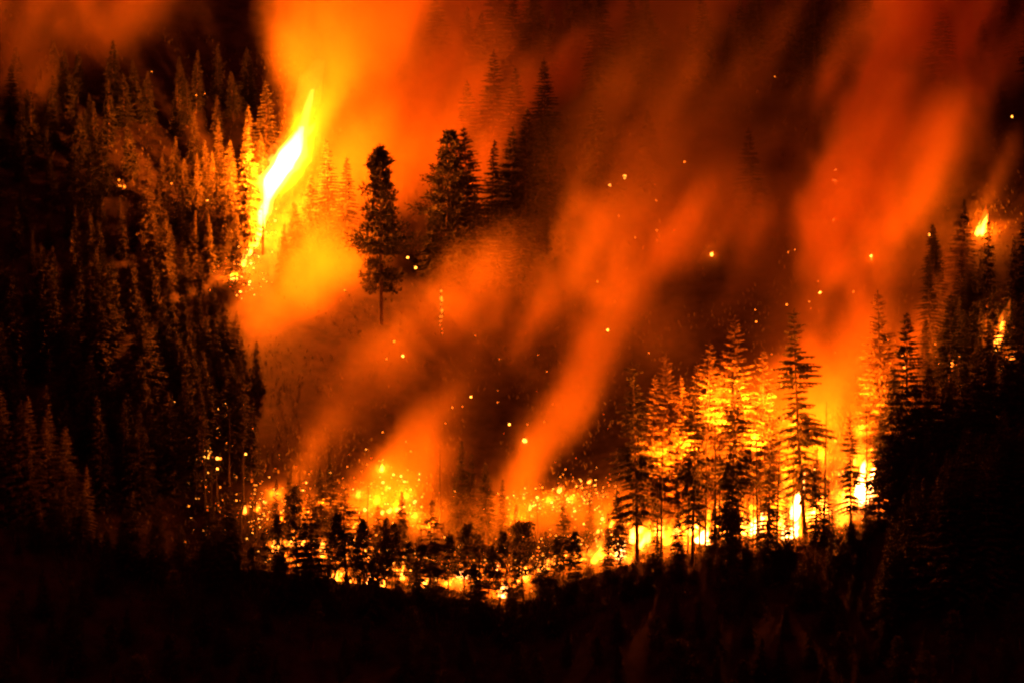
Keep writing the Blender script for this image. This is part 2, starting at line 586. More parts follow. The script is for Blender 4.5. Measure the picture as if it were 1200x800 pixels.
def patchy(t):
    return (1 - t) ** .7 * (.7 + .3 * math.sin(t * 21)) * min(1, .4 + 3 * t) + .06


def fir_crown(t):
    return (min(1, .35 + 2.2 * t) * (1 - t) ** .95 + .07) * (.85 + .25 * math.sin(t * 24))


def tiers(t):
    return ((1 - t) ** .75 * .95 + .06) * (.78 + .3 * math.sin(t * 26)) * min(1, .6 + 2.5 * t)


def round_top(t):
    return math.sqrt(max(0, 1 - (t * 1.05 - .12) ** 2)) * (.75 + .25 * math.sin(t * 17)) * .95 if t < .98 else .2


KINDS = {
    'spruce': [conifer(s, 24, .04, 5.2, .85, 8, .7, .45, cone, .03, .8) for s in (1, 2, 3)],
    'narrow': [conifer(s, 24, .04, 3.8, .8, 7, .8, .4, column if s == 5 else cone, .06, .8) for s in (4, 5, 6)],
    'gold': [conifer(s, 24, .04, r_, .85, 7, .8, .4, cone, .06, .8, needle='firelit_pale_needles') for s, r_ in ((31, 4.6), (32, 3.6), (33, 5.2), (34, 4.0))],
    'open': [conifer(s, 36, .2, 7.4, .95, 6, .75, .45, patchy, .12, .85) for s in (7, 8, 9)],
    'lit': [conifer(s, 36, .16, 6.8, 1.0, 6, .6, .45, cone, .2, .8, needle='firelit_needles') for s in (20, 21, 22)],
    'fir': [conifer(s, 27, .2, 6.4, 1.25, 5, .35, .25, fir_crown, .12, 1.3, clump=1.4, needle='shaded_needles') for s in (10, 11)],
    'pine': [conifer(s, 15, b_, r_, .8, 5, .25, .3, f_, .2, .8, clump=.8, lean=l) for s, l, b_, r_, f_ in ((12, 0, .2, 3.4, tiers), (13, .08, .36, 3.6, round_top), (14, -.05, .28, 3.2, patchy), (17, .03, .3, 3.0, tiers))],
    'snag': [conifer(s, 20, .25, 2.6, 1.0, 4, .3, .2, cone, .35, dead=True) for s in (15, 16)],
}
for k_, src in (('black', 'spruce'), ('black_narrow', 'narrow')):  # same spruces recoloured, their shade put into the needle colour
    KINDS[k_] = []
    for (tr_, cr_, h_) in KINDS[src]:
        c2 = cr_.copy()
        c2.materials[0] = M['shaded_needles']
        KINDS[k_].append((tr_, c2, h_))
tree_names = dict(black='spruce_tree', black_narrow='slender_spruce_tree', spruce='spruce_tree', narrow='slender_spruce_tree', gold='spruce_tree', open='open_conifer_tree', lit='tall_conifer_tree', fir='fir_tree', pine='pine_tree', snag='dead_tree')
PLACED = []


def plant(kind, base, h, label, group=None, wide=1.0, v=None, lean=None, crown_label=None):
    trunk, crown, H = KINDS[kind][R.randrange(len(KINDS[kind])) if v is None else v % len(KINDS[kind])]
    e = bpy.data.objects.new(tree_names[kind], None)
    col.objects.link(e)
    e.empty_display_size = 0.5
    e.location = (base[0], base[1], base[2])
    s = h / H
    e.scale = (s * wide, s * wide, s)
    e.rotation_euler = (R.uniform(-.04, .04), lean if lean is not None else R.uniform(-.05, .05), R.uniform(0, 6.283))
    if lean is not None:
        e.rotation_euler[2] = 0
    tag(e, label, 'tree', group)
    link('trunk', trunk, e)
    link('crown', crown, e)
    PLACED.append((base[0], base[1]))
    return e


def tree_px(kind, tx, ty, by, label, group=None, y=None, wide=1.0, v=None, behind=True, lean=None):
    """tree whose top is seen at (tx, ty) and whose foot stands where the view line (tx, by) meets the slope, or at depth y"""
    if y is None:
        g = ground(tx, by, behind)
    else:
        x = at(tx, by, y)[0]
        g = np.array((x, y, float(height(x, y))))
    top = at(tx, ty, g[1])
    return plant(kind, g, max(3.0, top[2] - g[2]), label, group, wide, v, lean=lean)


def build_trees():
    # --- golden spruces beside the tall flame
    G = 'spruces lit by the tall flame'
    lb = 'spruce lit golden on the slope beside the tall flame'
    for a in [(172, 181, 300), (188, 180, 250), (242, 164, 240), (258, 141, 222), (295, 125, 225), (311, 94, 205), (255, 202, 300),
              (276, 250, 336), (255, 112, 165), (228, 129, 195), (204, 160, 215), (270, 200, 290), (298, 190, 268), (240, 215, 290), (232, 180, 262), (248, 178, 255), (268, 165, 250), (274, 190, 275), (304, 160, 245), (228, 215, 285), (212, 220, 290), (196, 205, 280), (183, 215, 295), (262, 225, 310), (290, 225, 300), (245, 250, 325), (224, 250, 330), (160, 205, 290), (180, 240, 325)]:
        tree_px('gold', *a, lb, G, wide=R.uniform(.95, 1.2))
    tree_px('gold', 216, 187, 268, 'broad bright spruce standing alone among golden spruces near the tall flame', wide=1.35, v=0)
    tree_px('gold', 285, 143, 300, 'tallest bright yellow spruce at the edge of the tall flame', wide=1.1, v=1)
    tree_px('narrow', 155, 146, 215, 'dim slender spruce leaning outwards beyond the golden spruces', wide=1.2, lean=-.10)
    G = 'dim orange spruces down the slope'
    lb = 'spruce dimly lit orange in the dark below the golden spruces'
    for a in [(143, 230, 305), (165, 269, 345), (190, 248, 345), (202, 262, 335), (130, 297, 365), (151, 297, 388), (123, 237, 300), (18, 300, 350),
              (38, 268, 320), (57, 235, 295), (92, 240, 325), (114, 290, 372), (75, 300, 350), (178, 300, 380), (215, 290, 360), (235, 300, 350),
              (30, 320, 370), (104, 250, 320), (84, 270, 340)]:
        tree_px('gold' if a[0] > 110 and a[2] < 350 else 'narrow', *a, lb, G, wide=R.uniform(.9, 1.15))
    for a in [(200, 325, 400), (215, 345, 410), (232, 340, 415), (250, 335, 410), (190, 350, 420), (262, 350, 430), (240, 370, 440), (275, 365, 425), (225, 390, 460), (258, 395, 460), (205, 385, 450), (285, 395, 450), (180, 395, 455), (246, 420, 480), (272, 420, 480), (300, 400, 460)]:
        tree_px('black', *a, 'black spruce below the burning trail of the tall flame', 'black spruces below the burning trail', wide=1.1)
    tree_px('snag', 308, 180, 300, 'charred trunk burning inside the tall white-hot flame', y=TY + .6, v=1)
    # --- trees in the smoke right of the flame
    G = 'trees veiled by smoke beside the flame'
    for a in [(388, 162, 290), (362, 205, 300), (405, 185, 300), (345, 235, 315), (330, 262, 330)]:
        tree_px('narrow', *a, 'conifer veiled by glowing smoke beside the tall flame', G, wide=1.3)
    # --- lone fir
    tree_px('fir', 447, 170, 380, 'lone dark fir with clumpy crown and bare trunk against orange smoke', v=0, lean=-.01, wide=.88)
    # --- dark group in the middle
    G = 'dark conifers in the smoke mid slope'
    for i, a in enumerate([(522, 155, 325), (551, 150, 330), (575, 165, 320), (598, 150, 310), (615, 128, 325), (632, 165, 310), (647, 138, 305), (535, 215, 340),
              (563, 225, 345), (585, 235, 345), (610, 240, 350), (505, 240, 330), (660, 190, 300)]):
        tree_px('fir' if i in (0,) else ('black' if i % 2 else 'black_narrow'), *a, 'dark conifer half hidden in red smoke mid slope', G, wide=1.1)
    G = 'faint conifers high in the red haze'
    for a in [(575, 60, 190), (600, 80, 200), (545, 95, 190), (640, 70, 190), (700, 110, 220), (722, 150, 250), (760, 130, 230), (880, 150, 260)]:
        tree_px('black', *a, 'faint conifer high on the slope in red haze', G, wide=1.1)
    # --- tall trees over the fire line
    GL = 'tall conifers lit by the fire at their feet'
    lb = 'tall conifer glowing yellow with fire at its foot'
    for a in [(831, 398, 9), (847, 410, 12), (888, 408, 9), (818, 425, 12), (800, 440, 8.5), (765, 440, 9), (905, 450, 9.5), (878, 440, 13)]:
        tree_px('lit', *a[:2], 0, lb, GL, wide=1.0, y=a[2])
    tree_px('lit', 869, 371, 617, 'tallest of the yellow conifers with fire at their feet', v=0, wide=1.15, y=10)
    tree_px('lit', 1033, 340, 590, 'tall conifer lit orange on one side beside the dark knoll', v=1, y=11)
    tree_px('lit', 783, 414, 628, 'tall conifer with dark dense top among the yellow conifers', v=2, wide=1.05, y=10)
    GS = 'open conifers silhouetted against the fire'
    lb = 'open-branched conifer silhouetted against the fire line'
    tree_px('open', 747, 421, 655, 'sparse black conifer at the outer end of the tall burning stand', y=1.0, v=0)
    tree_px('open', 811, 441, 672, lb, GS, y=-2.5, v=1, wide=.85)
    tree_px('open', 855, 432, 690, lb, GS, y=-4.5, v=2, wide=.85)
    tree_px('open', 944, 362, 640, 'tall thin conifer with drooping sparse branches in front of glowing smoke', y=1.5, v=1, wide=.95)
    tree_px('open', 997, 482, 650, 'small open conifer silhouetted before the white flame', y=-2, v=0, wide=.9)
    for (px, top, y_) in [(868, 455, -.5), (838, 470, -1.5), (888, 480, -1), (775, 490, -1), (910, 505, -2), (820, 500, .5), (965, 470, -1.5)]:
        tree_px('snag', px, top, 0, 'bare black snag in front of the burning stand', 'bare black snags before the stand', y=y_, wide=.8)
    rs = random.Random(31)
    for i in range(34):
        px = rs.uniform(320, 1010)
        cp = float(np.interp(px, CREST[:, 0], CREST[:, 1]))
        k = rs.choice(('black', 'black_narrow', 'open', 'black_narrow'))
        tree_px(k, px, cp - (rs.uniform(-5, 48) if px < 680 else rs.uniform(-20, 16)), 0, 'black conifer rooted just under the crest and overlapping the fire', 'black conifers rooted just under the crest', y=rs.uniform(-8, -3), wide=rs.uniform(1.2, 1.6))
    for i in range(54):
        px = rs.uniform(325, 1035)
        y_ = rs.uniform(-3.5, -.2)
        x = at(px, 0, y_)[0]
        plant(rs.choice(('black', 'black_narrow', 'pine')), (x, y_, float(height(x, y_))), rs.uniform(1.0, 3.2) if px < 690 else rs.uniform(.9, 2.0), 'stunted sapling on the rim of the dark crest', 'stunted saplings on the rim of the crest', wide=rs.uniform(1.4, 2.2))
    for i in range(26):
        px = rs.uniform(860, 1060)
        y_ = rs.uniform(-24, -6)
        x = at(px, 0, y_)[0]
        plant('black', (x, y_, float(height(x, y_))), rs.uniform(5, 9), 'black spruce on the bank below the burning stand', 'black spruces on the bank below the stand', wide=1.3)
    GD = 'dark spruces in front of the fire line'
    lb = 'dark spruce standing in front of the bright fire line'
    for a in [(898, 512, -2.5), (955, 524, -1.5), (1030, 492, -2), (1045, 430, 0), (858, 540, -5), (876, 590, -4), (925, 575, -3), (972, 560, -2), (1016, 550, -3),
              (727, 572, .5), (712, 600, -2), (770, 590, -3), (795, 600, -4), (835, 590, -4)]:
        tree_px('narrow', a[0], a[1], 700, lb, GD, y=a[2], wide=R.uniform(.95, 1.3))
    # --- dark knoll on the right
    GK = 'black trees on the dark knoll'
    lb = 'black spruce silhouetted on top of the dark knoll'
    for a in [(1059, 367, 1), (1070, 454, -1), (1082, 470, -3), (1094, 428, -2), (1106, 450, -3), (1119, 444, -3), (1131, 440, -2), (1144, 436, -3), (1156, 410, -2),
              (1170, 423, -3), (1183, 415, -3), (1196, 400, -3), (1210, 390, -3), (1060, 500, -4), (1075, 520, -5), (1090, 500, -6), (1050, 540, -4)]:
        tree_px('black', a[0], a[1], 700, lb, GK, y=a[2], wide=R.uniform(.9, 1.25))
    rk = random.Random(8)
    for i in range(46):
        px = rk.uniform(1035, 1225)
        y_ = rk.uniform(-22, -4)
        top = np.interp(px, [1030, 1060, 1100, 1150, 1200], [600, 520, 478, 455, 440]) + rk.uniform(5, 45) - y_ * 2.5
        tree_px('black', px, top, 700, 'black spruce on the near face of the dark knoll', 'black trees on the face of the knoll', y=y_, wide=rk.uniform(1.0, 1.3))
    GR = 'reddish trees behind the knoll'
    for a in [(1085, 375, 450), (1105, 385, 450), (1130, 365, 440), (1145, 350, 430), (1160, 380, 440), (1190, 350, 430), (1122, 345, 415), (1178, 352, 410)]:
        tree_px('spruce', *a, 'reddish spruce behind the dark knoll', GR, wide=1.1)
    # --- scrubby pines along the crest
    GP = 'scrubby pines along the crest before the fire'
    lb = 'low scrubby pine silhouetted on the crest before the fire'
    for i, a in enumerate([(348, 581), (407, 584), (428, 612), (442, 604), (452, 614), (464, 630), (543, 620), (562, 623), (585, 624), (640, 622), (480, 640), (392, 615), (325, 610), (310, 630),
              (525, 640), (605, 645), (653, 640), (675, 635), (572, 650), (632, 655), (418, 640), (492, 628)]):
        k = ('pine', 'open', 'pine', 'narrow', 'pine', 'fir')[i % 6]
        tree_px(k, a[0], a[1] - R.uniform(0, 18), 690, lb if k == 'pine' else 'ragged little conifer among the scrubby pines on the crest', GP if k == 'pine' else 'ragged conifers among the scrubby pines', y=R.uniform(-3.0, 1.0), wide=dict(pine=R.uniform(.7, 1.1), open=1.7, narrow=1.5, fir=1.1)[k], v=i)
    tree_px('spruce', 367, 579, 690, 'broad black spruce in the row of scrubby pines on the crest', y=-2, wide=1.6)
    tree_px('pine', 614, 613, 690, 'leaning scrubby pine with tufted top on the crest', y=-1.5, v=1, lean=-.08)
    tree_px('open', 504, 584, 690, 'twiggy thin conifer taller than the scrubby pines beside it', y=-1, v=2, wide=1.5)
    tree_px('open', 660, 584, 690, 'thin dark conifer at the edge of the burning ground on the crest', y=.5, v=0, wide=1.2)
    tree_px('spruce', 267, 574, 690, 'black spruce below the scattered embers', y=-2, wide=1.2)
    # --- burnt ground behind
    GB = 'thin trees standing in the burning ground'
    lb = 'thin tree standing in the burning ground behind the crest'
    for i, a in enumerate([(516, 527, 625), (537, 516, 630), (549, 530, 630), (300, 552, 640), (320, 560, 640), (337, 548, 640), (352, 542, 640), (390, 530, 635), (375, 548, 640), (282, 560, 640),
              (570, 540, 640), (590, 560, 640), (430, 560, 640), (470, 575, 645), (690, 575, 640), (630, 575, 640), (605, 590, 640)]):
        tree_px('narrow' if i % 3 else 'snag', *a, lb, GB, wide=1.0)
    rl = random.Random(21)
    for i in range(30):
        px = rl.uniform(-15, 335)
        tree_px(rl.choice(('black', 'black_narrow', 'black')), px, rl.uniform(560, 640) + .06 * px, 700, 'black spruce along the dark end of the crest', 'black spruces along the dark end of the crest', y=rl.uniform(-6, 2), wide=rl.uniform(1.0, 1.4))
    GE = 'charred snags among the scattered embers'
    for a in [(240, 488, 600), (268, 470, 570), (255, 520, 600), (228, 530, 600), (248, 545, 615), (285, 510, 590)]:
        tree_px('snag', *a, 'charred snag standing among scattered embers', GE, wide=1.2)
    tree_px('snag', 517, 330, 395, 'burnt snag with a string of embers up its trunk', v=0)
    # --- dim red clump far left
    GC = 'dull red spruces at the dark edge of the slope'
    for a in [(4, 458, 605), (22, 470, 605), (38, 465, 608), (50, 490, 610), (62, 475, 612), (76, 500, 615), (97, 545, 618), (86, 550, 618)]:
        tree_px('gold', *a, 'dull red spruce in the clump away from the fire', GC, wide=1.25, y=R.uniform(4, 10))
    # --- lit young trees just below the crest
    GY = 'young trees lit from above below the crest'
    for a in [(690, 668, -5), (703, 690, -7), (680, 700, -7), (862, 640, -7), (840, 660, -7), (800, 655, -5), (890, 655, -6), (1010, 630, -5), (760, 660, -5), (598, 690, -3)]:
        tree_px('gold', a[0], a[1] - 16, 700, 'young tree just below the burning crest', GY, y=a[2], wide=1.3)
    # --- unlit forest
    rr = random.Random(5)
    shape = dict(black='full', black_narrow='slender', pine='scrubby')
    n = 0
    while n < 165:
        px, py = rr.uniform(-20, 1220), rr.uniform(60, 610)
        if not ((px < 300 and 120 < py < 165) or (px < 140 and py > 130) or (py < 110 and px > 500) or (px > 1090 and py > 340) or (px < 300 and py > 465)):
            continue
        g = ground(px, py, True)
        if any((g[0] - q[0]) ** 2 + (g[1] - q[1]) ** 2 < 16 for q in PLACED):
            continue
        k = 'black' if rr.random() < .5 else 'black_narrow'
        where = ('between the dim orange spruces and the scattered embers' if px < 320 and py > 380 else 'on the slope above the golden spruces' if px < 320 else 'in the haze above the dark conifers' if px < 1000 else 'on the slope behind the dark knoll')
        h = rr.uniform(9, 14) if px < 320 and py < 380 else rr.uniform(13, 21)
        size = 'tall' if h > 17 else 'short'
        plant(k, g, h, '%s %s unlit conifer %s' % (size, shape[k], where), '%s %s unlit conifers %s' % (size, shape[k], where), wide=1.1)
        n += 1
    n = 0
    while n < 70:
        px, py = rr.uniform(-10, 1210), rr.uniform(690, 840)
        g = ground(px, py, False)
        if g[1] > -4 or any((g[0] - q[0]) ** 2 + (g[1] - q[1]) ** 2 < 16 for q in PLACED):
            continue
        k = 'black' if rr.random() < .6 else 'pine'
        where = ('below the embers and charred snags' if px < 320 else 'below the row of scrubby pines' if px < 690 else 'below the tall burning stand' if px < 1030 else 'at the foot of the dark knoll')
        h = rr.uniform(6, 11)
        size = 'taller' if h > 8.5 else 'low'
        plant(k, g, h, '%s black %s conifer on the unlit slope %s' % (size, shape[k], where), '%s black %s conifers %s' % (size, shape[k], where), wide=1.2)
        n += 1


# ------------------------------------------------------------------ fire
def lump(seed, segs=10, rings=9, up=True):
    """closed flame tongue 1 high, about .6 wide, standing on the origin"""
    r = random.Random(seed)
    ph = [r.uniform(0, 6.283) for _ in range(6)]
    V, F = [], []
    V.append((0, 0, -.05))
    for j in range(1, rings):
        t = j / rings
        w = .33 * math.sin(math.pi * min(1, t ** .62)) ** .8 + .02
        cx = .10 * math.sin(t * 4 + ph[0]) * t
        cyy = .10 * math.sin(t * 5 + ph[1]) * t
        for i in range(segs):
            a = 6.283 * i / segs
            k = w * (1 + .22 * math.sin(3 * a + ph[2] + 4 * t) + .18 * math.sin(2 * a + ph[3] - 6 * t) + r.uniform(-.12, .12))
            V.append((cx + k * math.cos(a), cyy + k * math.sin(a), t + r.uniform(-.03, .03)))
    V.append((.10 * math.sin(4 + ph[0]), .1 * math.sin(5 + ph[1]), 1.05))
    for i in range(segs):
        F.append((0, 1 + (i + 1) % segs, 1 + i))
    for j in range(rings - 2):
        for i in range(segs):
            a, b = 1 + j * segs + i, 1 + j * segs + (i + 1) % segs
            F.append((a, b, b + segs, a + segs))
    l = len(V) - 1
    for i in range(segs):
        F.append((l - segs + i, l - segs + (i + 1) % segs, l))
    return V, F


def flame_mesh(seed, slim=False):
    """ragged closed sheet of fire, 1 high: many tongues of different height grown together"""
    r = random.Random(seed)
    V, F = [], []
    n = 9 if not slim else 7
    for i in range(n):
        v, f = lump(seed * 31 + i, 8, 7)
        a = r.uniform(0, 6.283)
        q = r.uniform(0, .34 if not slim else .16)
        hh = r.uniform(.35, .75) if i else 1.0
        ww = r.uniform(.35, .7) if i else .6
        z0 = r.uniform(0, .12) if i < n - 2 else r.uniform(.35, .6)
        if i >= n - 2:
            hh, ww = r.uniform(.25, .45), r.uniform(.2, .35)
        k = len(V)
        lx = r.uniform(-.25, .35)
        V += [(q * math.cos(a) + x * ww + lx * z * hh, q * math.sin(a) + y * ww, z0 + z * hh) for (x, y, z) in v]
        F += [tuple(k + t for t in g) for g in f]
    me = mesh_from('flame_rough', V, F, [])
    o = link('flame_rough', me)
    md = o.modifiers.new('r', 'REMESH')
    md.mode = 'VOXEL'
    md.voxel_size = .045
    dg = bpy.context.evaluated_depsgraph_get()
    res = bpy.data.meshes.new_from_object(o.evaluated_get(dg))
    bpy.data.objects.remove(o)
    res.name = 'flame_body'
    n = len(res.vertices)
    co = np.empty(n * 3, np.float32)
    res.vertices.foreach_get('co', co)
    co = co.reshape(-1, 3)
    for ax in range(2):
        co[:, ax] += .12 * (noise3(co[:, 0] * 5 + seed, co[:, 1] * 5, co[:, 2] * 4 + 3, ax + 1) - .5)
    res.vertices.foreach_set('co', co.ravel())
    res.polygons.foreach_set('use_smooth', [True] * len(res.polygons))
    return res


FL = {}
for kind in ('flame_white', 'flame_yellow', 'flame_orange', 'sheet', 'glow'):
    FL[kind] = []
for s_ in range(6):
    base_me = flame_mesh(s_ + 1, s_ % 2 == 1)
    for kind in FL:
        me_ = base_me.copy()
        me_.materials.clear()
        me_.materials.append(M[kind])
        FL[kind].append(me_)


def flame(base, h, w, kind, label, group, power=0, lean=.25, glow=2.2, tongues=1, v=None):
    e = bpy.data.objects.new('flame', None)
    col.objects.link(e)
    e.location = tuple(base)
    e.empty_display_size = .3
    tag(e, label, 'flame', group)
    for i in range(tongues):
        c = link('flame_body', FL[kind][R.randrange(6) if v is None else v], e)
        s = 1 if i == 0 else R.uniform(.5, .85)
        ox, oy = (0, 0) if i == 0 else (R.uniform(-.8, .8) * w, R.uniform(-.4, .4) * w)
        c.location = (ox, oy, -.2)
        c.scale = (w * s * 1.5, w * s * 1.5, h * s)
        c.rotation_euler = (0, lean * R.uniform(.6, 1.3), 0)
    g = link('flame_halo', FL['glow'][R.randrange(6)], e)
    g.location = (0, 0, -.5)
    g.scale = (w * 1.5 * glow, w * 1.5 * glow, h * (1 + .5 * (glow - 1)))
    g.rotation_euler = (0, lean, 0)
    if power:
        ld = bpy.data.lights.new('firelight', 'POINT')
        ld.energy = power
        ld.color = FIRE
        ld.shadow_soft_size = max(.5, .45 * w)
        lo = link('firelight', ld, e)
        lo.location = (math.sin(lean) * h * .5, -.2, h * .6)
    return e


def build_fire():
    K = 720.0                                       # watts per unit of fire strength below
    # the tall flame: a torching tree
    b = at(309, 262, ground(300, 285, True)[1])
    G = 'main flames'
    ty = b[1] - 4
    e = bpy.data.objects.new('flame', None)
    col.objects.link(e)
    e.location = tuple(at(306, 262, ty))
    tag(e, 'tall white-hot flame leaping up the slope', 'flame')
    def streak(name, path, mat, seed, licks):
        """flame body along a leaning path of (px, py, radius), ragged with licks of fire"""
        r = random.Random(seed)
        P = np.array([(*(at(px, py, ty) - np.array(e.location)), rad) for (px, py, rad) in path])
        def blob(P, V, F, seg=12, m=22):
            t = np.linspace(0, len(P) - 1, m)
            Q = np.stack([np.interp(t, np.arange(len(P)), P[:, i]) for i in range(4)], 1)
            k = len(V)
            for q in Q:
                for i in range(seg):
                    a_ = 6.283 * i / seg
                    nz_ = .72 + .62 * float(noise3(q[0] * .5 + math.cos(a_) * 1.3 + seed, math.sin(a_) * 1.3 + seed, q[2] * .45, seed))
                    V.append((q[0] + q[3] * nz_ * math.cos(a_), q[1] + 1.2 * q[3] * nz_ * math.sin(a_), q[2]))
            for j in range(m - 1):
                for i in range(seg):
                    i2 = (i + 1) % seg
                    F.append((k + j * seg + i, k + j * seg + i2, k + (j + 1) * seg + i2, k + (j + 1) * seg + i))
            F.append(tuple(k + seg - 1 - i for i in range(seg)))
            F.append(tuple(k + (m - 1) * seg + i for i in range(seg)))
        V, F = [], []
        blob(P, V, F)
        for _ in range(licks):
            u = r.uniform(.2, .95) * (len(P) - 1)
            j = int(u)
            p0 = P[j] + (P[min(j + 1, len(P) - 1)] - P[j]) * (u - j)
            L = r.uniform(1.5, 4.0)
            dx = r.uniform(-.1, .9)
            ox = r.uniform(-.7, .7) * p0[3]
            oy = r.uniform(-.7, .7) * p0[3]
            w_ = p0[3] * r.uniform(.18, .4)
            blob(np.array([(p0[0] + ox + dx * L * t_, p0[1] + oy, p0[2] + L * t_, max(.04, w_ * math.sin(math.pi * (.25 + .72 * t_)))) for t_ in (0, .25, .5, .75, 1)]), V, F, 7, 8)
        me = mesh_from('flame_rough', V, F, [])
        o = link('flame_rough', me)
        md = o.modifiers.new('r', 'REMESH')
        md.mode = 'VOXEL'
        md.voxel_size = .22
        res = bpy.data.meshes.new_from_object(o.evaluated_get(bpy.context.evaluated_depsgraph_get()))
        bpy.data.objects.remove(o)
        res.name = name
        res.materials.clear()
        res.materials.append(M[mat])
        res.polygons.foreach_set('use_smooth', [True] * len(res.polygons))
        link(name, res, e)
    core = [(305, 264, .4), (308, 250, .9), (313, 236, .7), (319, 217, 1.7), (329, 198, 2.4), (339, 180, 2.0), (348, 164, 1.2), (355, 148, .4)]
    streak('flame_body', core, 'torch', 3, 12)
    streak('flame_sheath', [(px + 1, py - 2, rad * 1.4 + .3) for (px, py, rad) in core] + [(360, 128, .9), (366, 105, .5)], 'torch_mid', 5, 12)
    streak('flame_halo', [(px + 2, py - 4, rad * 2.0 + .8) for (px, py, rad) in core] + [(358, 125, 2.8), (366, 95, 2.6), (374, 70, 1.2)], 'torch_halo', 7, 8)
    for (px, py, pw) in [(330, 195, 1250), (350, 145, 110), (308, 250, 180)]:
        ld = bpy.data.lights.new('firelight', 'POINT')
        ld.energy = pw * K
        ld.color = FIRE
        ld.shadow_soft_size = 1.5
        lo = link('firelight', ld, e)
        lo.location = tuple(at(px, py, ty) - np.array(e.location))
    for (px, py, h, w, pw, lab) in [
        (303, 280, 4.5, 1.2, 40, 'topmost flame of the burning trail below the tall flame'), (298, 292, 3.6, 1.0, 30, 'second flame of the burning trail below the tall flame'),
        (291, 303, 3.4, 1.0, 25, 'third flame of the burning trail below the tall flame'), (285, 314, 3.0, .9, 20, 'fourth flame of the burning trail below the tall flame'),
        (278, 324, 3.0, 1.0, 20, 'fifth flame of the burning trail below the tall flame')]:
        flame(ground(px, py, True), h, w, 'flame_yellow', lab, None, pw * K, lean=.3, glow=1.5)
    # brilliant flames on the fire line
    for (px, py, h, w, pw, lab) in [
        (1013, 592, 8.5, 3.0, 260, 'large white flame beside the small open conifer'),
        (930, 612, 9.0, 1.6, 120, 'narrow tall white flame under the thin drooping conifer'),
        (927, 632, 3.6, 2.0, 90, 'low white flame at the foot of the narrow tall flame'),
        (886, 626, 4.4, 2.1, 110, 'white flame at the foot of the yellow conifers'),
        (822, 637, 3.2, 2.2, 90, 'low white flame between the silhouetted conifers'),
        (727, 655, 3.8, 1.6, 70, 'white flame at the end of the tall stand'),
        (587, 700, 3.6, 1.0, 60, 'pale flame low in the notch of the crest'),
        (582, 672, 2.2, .8, 30, 'small pale flame above the notch of the crest'),
        (540, 676, 1.6, 1.8, 40, 'low broad yellow flame between the scrubby pines'),
        (430, 684, 2.2, 1.0, 40, 'bright flame among the pine trunks'),
    ]:
        g = ground(px, py, True)
        p = at(px, py, max(2.0, g[1] - .5))
        p[2] = min(p[2], float(height(p[0], p[1])) + .2)
        flame(p, h, w, 'flame_white', lab, None, pw * K, lean=.15, glow=2.0, tongues=2)
    # running fire line
    line = [(338, 640), (345, 660), (400, 670), (408, 650), (430, 660), (448, 690), (330, 655), (350, 650), (372, 655), (395, 690), (415, 690), (440, 686), (458, 672), (475, 680), (495, 695), (520, 684), (555, 682), (570, 690), (600, 690), (612, 680),
            (635, 676), (650, 672), (665, 668), (680, 664), (700, 660), (715, 655), (745, 648), (760, 645), (778, 640), (795, 636), (808, 634), (840, 632), (856, 630), (870, 630),
            (900, 628), (915, 625), (945, 618), (965, 612), (985, 600), (1000, 590), (1030, 575)]
    for i, (px, py) in enumerate(line):
        for q in range(3):
            x, y_ = px + R.uniform(-7, 7), py + R.uniform(-9, 2)
            g = ground(x, y_, True)
            g[1] = max(g[1], 1.5)
            g[2] = float(height(g[0], g[1])) - .1
            h = R.uniform(1.0, 2.8) if px < 690 else R.uniform(1.8, 4.0)
            flame(g, h, h * R.uniform(.35, .7), 'flame_yellow' if R.random() < .6 else 'flame_orange', 'yellow flame in the fire line along the crest', 'flames of the fire line', (11 * K if q == 0 else 0), lean=.25, glow=2.0)
    # fires on the slope behind the crest
    spots = [(440, 590), (452, 575), (465, 600), (430, 600), (475, 585), (455, 605), (446, 555), (418, 585), (485, 610), (405, 600), (500, 620), (345, 600), (330, 610), (310, 595), (360, 605), (300, 600), (322, 585), (286, 605), (378, 590),
             (620, 598), (640, 590), (655, 580), (668, 585), (690, 570), (605, 610), (700, 628), (715, 622), (735, 618), (748, 625), (770, 600), (788, 590), (812, 585), (835, 575), (850, 590),
             (868, 560), (895, 570), (915, 555), (935, 545), (960, 540), (978, 520), (1000, 545), (925, 500), (1008, 510), (985, 560), (1020, 530)]
    for i, (px, py) in enumerate(spots):
        g = ground(px, py, True)
        h = R.uniform(.7, 1.8) if px < 700 else R.uniform(1.0, 2.4)
        flame(g, h, h * R.uniform(.35, .8), 'flame_yellow' if R.random() < .45 else 'flame_orange', 'orange flame on the burning slope behind the crest', 'flames on the burning slope', (14 * K if 590 < px < 720 or 400 < px < 500 else 24 * K) if i % 2 == 0 else 0, lean=.3, glow=2.2)
    for (px, py, h, w, pw) in [(850, 600, 11, 2.2, 90), (905, 595, 12, 2.0, 90), (800, 612, 8, 2.0, 60), (878, 605, 9, 1.8, 80), (985, 575, 10, 2.4, 90), (950, 590, 9, 2.0, 60), (835, 608, 8, 1.6, 60), (765, 618, 6, 1.6, 40), (920, 560, 9, 2.0, 60)]:
        x = at(px, py, 8.0)[0]
        y_ = R.uniform(6, 9)
        g = np.array((x, y_, float(height(x, y_))))
        flame(g, h, w, 'sheet', 'tall sheet of orange fire standing among the yellow conifers', 'sheets of fire in the tall stand', .5 * pw * K, lean=.12, glow=1.6)
